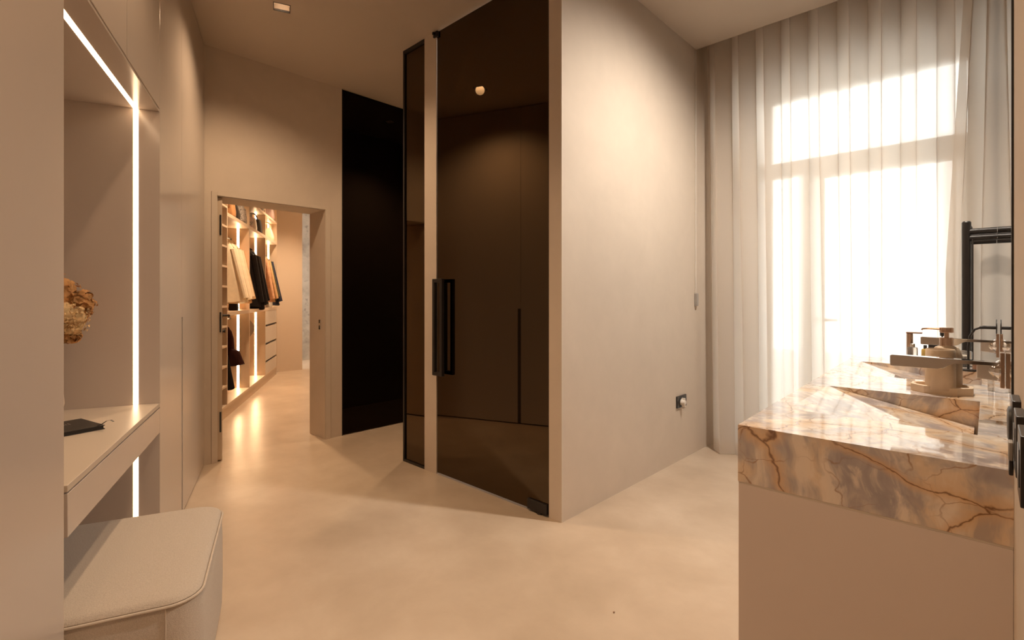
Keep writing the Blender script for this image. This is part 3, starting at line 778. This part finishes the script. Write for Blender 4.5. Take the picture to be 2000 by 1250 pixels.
SINK = [(-.47, -.02, 1.785, 2.36), (-.512, -.02, 2.80, 3.375)]
bm = B()
def lp(pts):
    vs = [bm.verts.new(p) for p in pts]
    return vs, [bm.edges.new((vs[i], vs[(i + 1) % len(vs)])) for i in range(len(vs))]
ov, oe = lp([(FN, VN, VT), (FF, VF, VT), (VB, VF, VT), (VB, VN, VT)])
es = list(oe)
for (a0, a1, s0, s1) in SINK: es += lp([(a0, s0, VT), (a1, s0, VT), (a1, s1, VT), (a0, s1, VT)])[1]
bmesh.ops.triangle_fill(bm, use_beauty=True, edges=es, normal=(0, 0, 1))
bv = [bm.verts.new((v.co.x, v.co.y, VT - VH)) for v in ov]
for i in range(4): bm.faces.new((ov[i], ov[(i + 1) % 4], bv[(i + 1) % 4], bv[i]))
bm.faces.new(bv)
part('slab', bm, M['marble'], ct, smooth=0)
for (a0, a1, s0, s1) in SINK:
    dp = .088; ar = a1 - .014
    bm = B()
    V = lambda *p: bm.verts.new(p)
    def quad(*ps): bm.faces.new([bm.verts.new(p) for p in ps])
    zr = VT - dp
    quad((a0, s0, VT), (ar, s0, zr), (ar, s1, zr), (a0, s1, VT))                     # sloping floor
    quad((a0, s0, VT), (a1, s0, VT), (a1, s0, zr - .03), (ar, s0, zr - .03), (ar, s0, zr))
    quad((a0, s1, VT), (ar, s1, zr), (ar, s1, zr - .03), (a1, s1, zr - .03), (a1, s1, VT))
    quad((a1, s0, VT), (a1, s1, VT), (a1, s1, zr - .03), (a1, s0, zr - .03))
    quad((ar, s0, zr), (ar, s0, zr - .03), (ar, s1, zr - .03), (ar, s1, zr))
    bs = part('basin', bm, M['marble'], ct, smooth=0)
    bm = B(); box(bm, ar + .0005, a1 - .0005, s0 + .001, s1 - .001, zr - .032, zr - .028); part('slot_drain', bm, M['black'], bs, 'dark slot drain')

# faucets
def faucet(label, s):
    o = thing('wall_tap', label, 'tap', ROOM, (.035, s, 1.09), 'flat chrome wall taps over the basins')
    bm = B(); box(bm, -.0095, 0.0, -.028, .028, -.055, .047, .0012); part('wall_plate', bm, M['rosegold'], o, local=True)
    bm = B()
    pf = [(-.008, .018), (-.262, .022), (-.268, .020), (-.268, -.012), (-.262, -.014), (-.150, -.014), (-.135, -.010), (-.122, .002), (-.11, .008), (-.008, .008)]
    prism(bm, pf, -.021, .021, 'y', .0012); part('spout', bm, M['chrome'], o, local=True)
    bm = B(); prism(bm, [(-.060, .009), (-.060, -.032), (-.016, -.036), (-.008, -.012), (-.018, .009)], -.021, .021, 'y', .002); part('mixer_block', bm, M['satin_chrome'], o, local=True)
    bm = B(); lathe(bm, [(.004, 0), (.030, 0), (.032, .004), (.026, .012), (.026, .018), (.022, .024), (.018, .036), (.004, .037)], 0, 0, 24)
    bmesh.ops.rotate(bm, verts=bm.verts[:], cent=(0, 0, 0), matrix=Matrix.Rotation(-PI / 2, 3, 'Y')); bmesh.ops.translate(bm, verts=bm.verts[:], vec=(-.008, 0, -.008)); part('rosette', bm, M['chrome'], o, local=True)
    return o
f1 = faucet('chrome wall tap nearest the camera, in front of the soap dispenser', 2.06)
f2 = clone(f1, ROOM, (.035, 3.08, 1.09), label='chrome wall tap farther away, over the basin by the window')

# mirror
o = thing('mirror', 'tall frameless wall mirror with a black edge over the vanity', 'mirror', ROOM, (.0365, 2.7, VT))
bm = B(); box(bm, .0362, .0384, 1.474, 4.16, VT + .004, 3.33); part('mirror_glass', bm, M['mirror'], o, smooth=0)
bm = B(); box(bm, .0348, .0384, 1.466, 1.474, VT + .002, 3.335, .0003); box(bm, .0348, .0384, 1.474, 4.16, 3.33, 3.335)
part('black_edge', bm, M['black'], o)

# towel radiator beyond the vanity
o = thing('towel_radiator', 'black tubular towel rail standing off the mirror wall beyond the vanity', 'towel rail', ROOM, (-.09, 3.9, .75))
for s in (3.78, 4.04):
    bm = B(); tube(bm, [(-.088, s, .62), (-.088, s, 1.715)], .0205, 16); lathe(bm, [(.0205, 1.715), (.016, 1.722), (.002, 1.723)], -.088, s, 16); part('post', bm, M['black'], o)
for z in (.75, .9, 1.05, 1.2, 1.35, 1.5):
    bm = B(); tube(bm, [(-.088, 3.78, z), (-.088, 4.04, z)], .010, 10); part('rung', bm, M['black'], o)
for z in (.70, 1.645):
    for s in (3.78, 4.04):
        for dz in (-.018, .018):
            bm = B(); tube(bm, [(-.088, s, z + dz), (.0355, s, z + dz)], .0165, 12); part('bracket_tube', bm, M['black'], o)
bm = B(); tube(bm, [(-.062, 3.765, .64), (-.062, 3.765, 1.62)], .004, 6); part('cable_rod', bm, M['blackp'], o)

# tray with tumbler and soap dispenser
TS, TA = 2.50, -.128
o = thing('soap_tray', 'sand-coloured octagonal tray on the counter between the basins', 'tray', ROOM, (TA, TS, VT))
def octa(w, d, c): return [(w / 2, d / 2 - c), (w / 2 - c, d / 2), (-w / 2 + c, d / 2), (-w / 2, d / 2 - c), (-w / 2, -d / 2 + c), (-w / 2 + c, -d / 2), (w / 2 - c, -d / 2), (w / 2, -d / 2 + c)]
bm = B()
pr = [(.0, 0), (.0, .027), (-.008, .029), (-.012, .026), (-.014, .012)]
loft(bm, [[(x, y, z) for x, y in octa(.178 + 2 * q, .145 + 2 * q, .042 + q * .5)] for q, z in pr]); part('dish', bm, M['ceramic'], o, local=True)
zt = VT + .0121
o = thing('tumbler', 'sand-coloured tumbler with an open rim, front of the tray', 'cup', ROOM, (TA - .002, TS - .030, zt))
bm = B(); pr = [(.041, 0), (.0435, .004), (.044, .06), (.0435, .150), (.0415, .153), (.039, .148), (.039, .02), (.01, .018)]
loft(bm, [[(x, y, z) for x, y in rrect(2 * r, 2 * r, r * (.5 + .45 * min(1, z / .11)), 5)] for r, z in pr]); part('cup_body', bm, M['ceramic'], o, local=True)
o = thing('soap_dispenser', 'sand-coloured soap bottle with a bronze pump, behind the tumbler on the tray', 'soap dispenser', ROOM, (TA + .012, TS + .052, zt))
bm = B(); lathe(bm, [(.038, 0), (.0445, .003), (.046, .02), (.046, .120), (.043, .140), (.034, .155), (.022, .160), (.021, .162)], 0, 0, 28); part('bottle', bm, M['ceramic'], o, local=True)
bm = B(); lathe(bm, [(.0215, .158), (.0215, .160), (.0215, .190), (.020, .192), (.008, .193)], 0, 0, 24); part('pump_collar', bm, M['rosegold'], o, local=True)
bm = B(); lathe(bm, [(.0075, .190), (.0075, .210), (.020, .211), (.0215, .213), (.0215, .228), (.020, .230), (.003, .2305)], 0, 0, 24)
tube(bm, [(-.015, 0, .2235), (-.055, 0, .224), (-.072, 0, .2225), (-.075, 0, .218)], [.004, .0036, .0034, .003], 8); part('pump_head', bm, M['rosegold'], o, local=True)

# far end of the counter
def lathe_thing(name, label, cat, a, s, z, parts, group=None):
    o = thing(name, label, cat, ROOM, (a, s, z), group)
    for (nm, prof, mat, n, sx, sy) in parts:
        bm = B(); lathe(bm, prof, 0, 0, n, sx, sy); part(nm, bm, M[mat], o, local=True)
    return o
bm = B(); box(bm, -.355, -.17, 3.43, 3.60, VT, VT + .025, .004)
solo('vanity_tray', bm, M['blackp'], ROOM, (-.3, 3.5, VT), 'low black tray at the window end of the counter, carrying perfume bottles', 'tray')
zb = VT + .0251
def square_bottle(label, a, s, w, h, mat, cap, caph, z=zb):
    o = thing('perfume_bottle', label, 'bottle', ROOM, (a, s, z))
    bm = B(); loft(bm, [[(x, y, zz) for x, y in rrect(w * q, w * q * .8, w * .12, 3)] for q, zz in ((.95, 0), (1, .004), (1, h - .008), (.9, h), (.4, h + .003))]); part('glass_body', bm, M[mat], o, local=True)
    bm = B(); lathe(bm, [(w * .22, h + .002), (w * .24, h + .004), (w * .24, h + caph), (w * .2, h + caph + .002)], 0, 0, 16); part('cap', bm, M[cap], o, local=True)
    return o
square_bottle('clear square perfume bottle at the left of the black tray', -.300, 3.50, .045, .060, 'bottle_glass', 'silver_foil', .018)
square_bottle('yellow-labelled dark-capped small perfume bottle on the black tray', -.245, 3.48, .032, .055, 'amber', 'blackp', .02)
o = thing('wooden_jar', 'tall brown jar with an overhanging dark lid behind the perfume bottles', 'jar', ROOM, (-.318, 3.565, zb))
bm = B(); lathe(bm, [(.014, 0), (.015, .003), (.015, .130), (.013, .132)], 0, 0, 20); part('body', bm, M['rosegold'], o, local=True)
bm = B(); box(bm, -.016, .055, -.016, .016, .132, .139, .002); part('lid', bm, M['brown_box'], o, local=True)
o = thing('cosmetic_box', 'black and red cosmetic box behind the soap dispenser', 'box', ROOM, (-.205, 3.54, zb))
bm = B(); box(bm, -.03, .03, -.03, .03, 0, .085, .002); part('carton', bm, M['blackp'], o, local=True)
bm = B(); box(bm, -.02, .031, -.031, .0, .012, .04, .001); part('red_label', bm, M['red'], o, 'dark red patch', local=True)
o = thing('brush', 'black make-up brush standing upright behind the pump', 'brush', ROOM, (-.185, 3.55, VT))
bm = B(); lathe(bm, [(.022, 0), (.024, .003), (.024, .09), (.021, .09), (.021, .01)], 0, 0, 18); part('holder', bm, M['blackp'], o, local=True)
bm = B(); tube(bm, [(0, 0, .01), (.004, 0, .12), (.006, 0, .15)], .004, 8); tube(bm, [(.006, 0, .15), (.008, 0, .175), (.008, 0, .195)], [.010, .013, .006], 10); part('brush_head', bm, M['black'], o, local=True)
lathe_thing('glass_jar', 'ribbed clear glass jar with cotton swabs near the mirror', 'jar', -.095, 3.50, VT, [('jar_glass', [(.030, 0), (.035, .004), (.036, .075), (.034, .08), (.031, .078), (.031, .008), (.005, .006)], 'bottle_glass', 12, 1, 1), ('cotton_swabs', [(.026, .009), (.027, .03), (.026, .055), (.004, .058)], 'paper', 10, 1, 1)])
lathe_thing('cream_pot', 'small brown lidded cream pot beside the glass jar', 'pot', -.035, 3.40, VT, [('pot', [(.02, 0), (.022, .003), (.022, .028), (.02, .03)], 'brown_box', 20, 1, 1), ('lid', [(.0225, .030), (.023, .032), (.023, .044), (.02, .045)], 'rosegold', 20, 1, 1)])
square_bottle('small clear bottle with a grey cap touching the mirror', .008, 2.66, .02, .06, 'bottle_glass', 'grey', .018, VT)
o = thing('wire_holder', 'crossed silver wire holder behind the soap dispenser', 'holder', ROOM, (-.15, 3.44, VT))
bm = B()
for k in range(5):
    a = k * 2 * PI / 5
    tube(bm, [(.03 * math.cos(a), .03 * math.sin(a), .0), (.03 * math.cos(a + 1.9), .03 * math.sin(a + 1.9), .10)], .002, 6)
for z in (.002, .10): 
    ring = [(.03 * math.cos(k * PI / 8), .03 * math.sin(k * PI / 8), z) for k in range(17)]; tube(bm, ring, .002, 6)
part('wires', bm, M['chrome'], o, local=True)
# curved black arm with a small disc against the mirror
o = thing('makeup_mirror', 'black curved arm rising from the counter with a small round mirror against the big mirror', 'mirror', ROOM, (-.07, 3.30, VT))
bm = B(); lathe(bm, [(.03, 0), (.032, .003), (.032, .008), (.006, .011)], 0, 0, 20); part('foot', bm, M['black'], o, local=True)
bm = B(); tube(bm, [(0, 0, .008), (0, 0, .12), (.006, 0, .17), (.022, 0, .202), (.045, 0, .213), (.098, 0, .214)], .005, 8); tube(bm, [(.04, 0, .212), (.055, 0, .2145), (.098, 0, .214)], [.007, .0085, .008], 10); part('arm', bm, M['black'], o, local=True)
bm = B(); lathe(bm, [(.002, 0), (.038, 0), (.04, .002), (.04, .004), (.002, .005)], 0, 0, 24)
bmesh.ops.rotate(bm, verts=bm.verts[:], cent=(0, 0, 0), matrix=Matrix.Rotation(PI / 2, 3, 'Y')); bmesh.ops.translate(bm, verts=bm.verts[:], vec=(.0965, 0, .214)); part('disc', bm, M['black'], o, local=True)

# black plates on the right wall
for k, (s0, s1, lab) in enumerate(((1.143, 1.222, 'black wall plate with a round knob, farthest of the three by the vanity'), (1.00, 1.080, 'middle black wall plate of the three by the vanity, with a grey plug'), (.862, .941, 'black wall plate nearest the camera at the right edge'))):
    o = thing('wall_plate', lab, 'socket', ROOM, (WR, (s0 + s1) / 2, 1.045), 'black plates on the right wall')
    bm = B(); box(bm, WR - .0105, WR, s0, s1, 1.045, 1.132, .0012); part('cover', bm, M['blackp'], o)
    if k == 0:
        bm = B(); lathe(bm, [(.028, 0), (.03, .001), (.029, .004), (.024, .0055), (.002, .006)], 0, 0, 24)
        bmesh.ops.rotate(bm, verts=bm.verts[:], cent=(0, 0, 0), matrix=Matrix.Rotation(-PI / 2, 3, 'Y')); bmesh.ops.translate(bm, verts=bm.verts[:], vec=(-.010, .0, .043)); part('knob', bm, M['black'], o, local=True)
    else:
        bm = B(); box(bm, WR - .0115, WR - .010, s0 + .015, s1 - .015, 1.065, 1.112, .0006); part('insert', bm, M['black'], o)
o = thing('charger_plug', 'slim grey and black plug hanging on the middle black plate', 'plug', ROOM, (WR - .0115, 1.055, 1.04))
bm = B(); box(bm, -.0055, 0, -.012, .012, .018, .045, .0015); part('cap', bm, M['grey'], o, local=True)
bm = B(); box(bm, -.005, 0, -.011, .011, -.004, .0178, .0015); part('body', bm, M['blackp'], o, local=True)

# ================================================================== curtains
def curtain(name, label, a_left, a_right, s0, amp, per, zt, zb_, mat, ph0=0, flare=None):
    bm = B()
    rows = 22; cols = int((a_right(0) - a_left(0)) / per * 20)
    grid = []
    for r in range(rows + 1):
        f = r / rows; z = zt + (zb_ - zt) * f
        row = []
        for c in range(cols + 1):
            u = c / cols
            a0, a1 = a_left(f), a_right(f)
            a = a0 + (a1 - a0) * u
            ph = 2 * PI * u * (a_right(0) - a_left(0)) / per + ph0
            wob = .35 * math.sin(u * 7.3 + 1.1) * f + .25 * math.sin(u * 17 + f * 2.0) * f
            A = amp * (1 - .35 * f + .2 * math.sin(u * 9 + 2) * f)
            y = s0 + A * math.sin(ph + wob) + .012 * f * math.sin(ph * .5 + 1)
            a += .018 * math.sin(2 * (ph + wob)) * (1 - .3 * f)
            row.append(bm.verts.new((a, y, z)))
        grid.append(row)
    for r in range(rows):
        for c in range(cols): bm.faces.new((grid[r][c], grid[r][c + 1], grid[r + 1][c + 1], grid[r + 1][c]))
    o = thing(name, label, 'curtain', ROOM, ((a_left(0) + a_right(0)) / 2, s0, 0))
    part('sheer_cloth', bm, mat, o, smooth=180)
    # bottom hem band: doubled cloth
    bm = B()
    g2 = []
    for row in (grid[rows - 1], grid[rows]): pass
    n0 = [(a_left(1) + (a_right(1) - a_left(1)) * c / cols) for c in range(cols + 1)]
    for zz in (zb_ + .002, zb_ + .10):
        rr = []
        f = (zz - zt) / (zb_ - zt)
        for c in range(cols + 1):
            u = c / cols; a = a_left(f) + (a_right(f) - a_left(f)) * u
            ph = 2 * PI * u * (a_right(0) - a_left(0)) / per + ph0
            wob = .35 * math.sin(u * 7.3 + 1.1) * f + .25 * math.sin(u * 17 + f * 2.0) * f
            A = amp * (1 - .35 * f + .2 * math.sin(u * 9 + 2) * f)
            y = s0 + A * math.sin(ph + wob) + .012 * f * math.sin(ph * .5 + 1) + .003
            a += .018 * math.sin(2 * (ph + wob)) * (1 - .3 * f)
            rr.append(bm.verts.new((a, y, zz)))
        g2.append(rr)
    for c in range(cols): bm.faces.new((g2[0][c], g2[0][c + 1], g2[1][c + 1], g2[1][c]))
    part('hem', bm, mat, o, smooth=180)
    return o
c1 = curtain('sheer_curtain', 'wide cream sheer curtain across the window, falling from ceiling to floor', lambda f: -1.768 + .05 * f, lambda f: -.10, 4.235, .068, .187, 3.55, .004, M['sheer'], .6)
c2 = curtain('sheer_curtain', 'narrow overlapping curtain drop at the mirror end of the window', lambda f: -.080 - .115 * min(1, f * 1.7), lambda f: .033, 4.135, .026, .105, 3.55, .004, M['sheer2'], 2.9)
bm = B(); box(bm, -1.77, .03, 4.10 + .03, 4.27, 3.551, 3.579, .003); solo('curtain_track', bm, M['white'], ROOM, (-.87, 4.2, 3.551), 'white ceiling curtain track hidden in the slot', 'curtain track')
# curtain motor control on the side wall
o = thing('cord_control', 'small grey curtain control box with a cord on the wall beside the curtain', 'control', ROOM, (-1.78, 4.10, 1.27))
bm = B(); box(bm, -1.78, -1.755, 4.085, 4.115, 1.225, 1.33, .003); part('housing', bm, M['grey'], o)
bm = B(); tube(bm, [(-1.7745, 4.10, 1.328), (-1.7745, 4.10, 2.0), (-1.7745, 4.103, 3.36)], .003, 6); part('cord', bm, M['white'], o, 'thin white cord')
# socket with plug
o = thing('wall_socket', 'black double wall socket low on the white wall near the curtain', 'socket', ROOM, (-1.78, 3.83, .47))
bm = B(); box(bm, -1.78, -1.768, 3.748, 3.912, .424, .516, .0015); part('cover', bm, M['blackp'], o)
for s in (3.79, 3.87):
    bm = B(); lathe(bm, [(.021, 0), (.022, .0015), (.018, .002), (.017, .001)], 0, 0, 20)
    bmesh.ops.rotate(bm, verts=bm.verts[:], cent=(0, 0, 0), matrix=Matrix.Rotation(PI / 2, 3, 'Y')); bmesh.ops.translate(bm, verts=bm.verts[:], vec=(-1.7682, s, .47)); part('outlet_ring', bm, M['black'], o)
o = thing('power_plug', 'white round plug pushed into the left outlet of the black socket', 'plug', ROOM, (-1.7665, 3.812, .467))
bm = B(); lathe(bm, [(.02, 0), (.024, .001), (.025, .010), (.019, .022), (.017, .034), (.003, .036)], 0, 0, 24)
bmesh.ops.rotate(bm, verts=bm.verts[:], cent=(0, 0, 0), matrix=Matrix.Rotation(PI / 2, 3, 'Y')); part('plug_body', bm, M['white'], o, local=True)
bm = B(); box(bm, .004, .034, -.005, .005, -.036, .034, .003); part('grip', bm, M['white'], o, local=True)

# crumb on the floor
bm = B(); bmesh.ops.create_icosphere(bm, subdivisions=1, radius=.0035)
for v in bm.verts: v.co *= 1 + R.uniform(-.3, .3)
fp = 1.30 * 980 / (1197 - 580); px = (1199 - 1000) / 980 * fp
o = solo('crumb', bm, M['brown_box'], Frame(px, fp, 1, 0), (0, 0, 0), 'tiny dark crumb on the beige floor in front of the vanity', 'crumb')
o.location.z = .003

# ================================================================== downlights
labs = ['square recessed downlight in the ceiling near the tall cabinets', 'recessed downlight over the dark corridor', 'recessed downlight over the dressing niche', 'recessed downlight in the middle of the room', 'recessed downlight over the near cabinet']
labs += ['recessed downlight on the window side of the room', 'recessed downlight over the wardrobe passage, near', 'recessed downlight over the wardrobe passage, far']
for i, p in enumerate(DOWN + FILLR + FILLC):
    h = HALF; al = LEFT if i < 5 else ROOM if i == 5 else CLO
    fr = Frame(p.x, p.y, al.x.x, al.x.y)
    o = thing('downlight', labs[i], 'downlight', fr, (0, 0, p.z), 'recessed ceiling downlights')
    bm = B()
    for (x0, x1, y0, y1) in ((-h, -h + .004, -h, h), (h - .004, h, -h, h), (-h + .004, h - .004, -h, -h + .004), (-h + .004, h - .004, h - .004, h)): box(bm, x0, x1, y0, y1, -.002, .05)
    part('trim_frame', bm, M['black'], o, smooth=0, local=True)
    bm = B(); h2 = h - .004
    loft(bm, [[(a * q, b * q, z) for a, b in ((1, 1), (-1, 1), (-1, -1), (1, -1))] for q, z in ((h2, .002), (h2, .012), (h2 * .75, .048), (.022, .062))], False, False); part('reflector', bm, M['reflector'], o, local=True)
    bm = B(); lathe(bm, [(.023, .060), (.023, .066), (.002, .0665)], 0, 0, 20); part('lens', bm, M['bulb'], o, local=True)
    l = bpy.data.lights.new('downlight_beam', 'SPOT'); l.energy = SPOT_W * (1.5, 1.2, .68, .62, 1.15, 5.0, 3.2, 4.6)[i]; l.color = WARM if i != 5 else (1.0, .87, .73)
    l.spot_size = math.radians(130 if i == 5 else 138 if i == 0 else 112); l.spot_blend = .9; l.shadow_soft_size = .042 if i != 5 else .06
    lo = bpy.data.objects.new('downlight_beam', l); C.objects.link(lo); lo.location = (p.x, p.y, p.z - .015)
    if i == 5: lo.rotation_euler = (Vector((0, 0, -1)) - ROOM.x * .42).to_track_quat('-Z', 'Y').to_euler()   # added lamp, tilted to brighten the white side wall
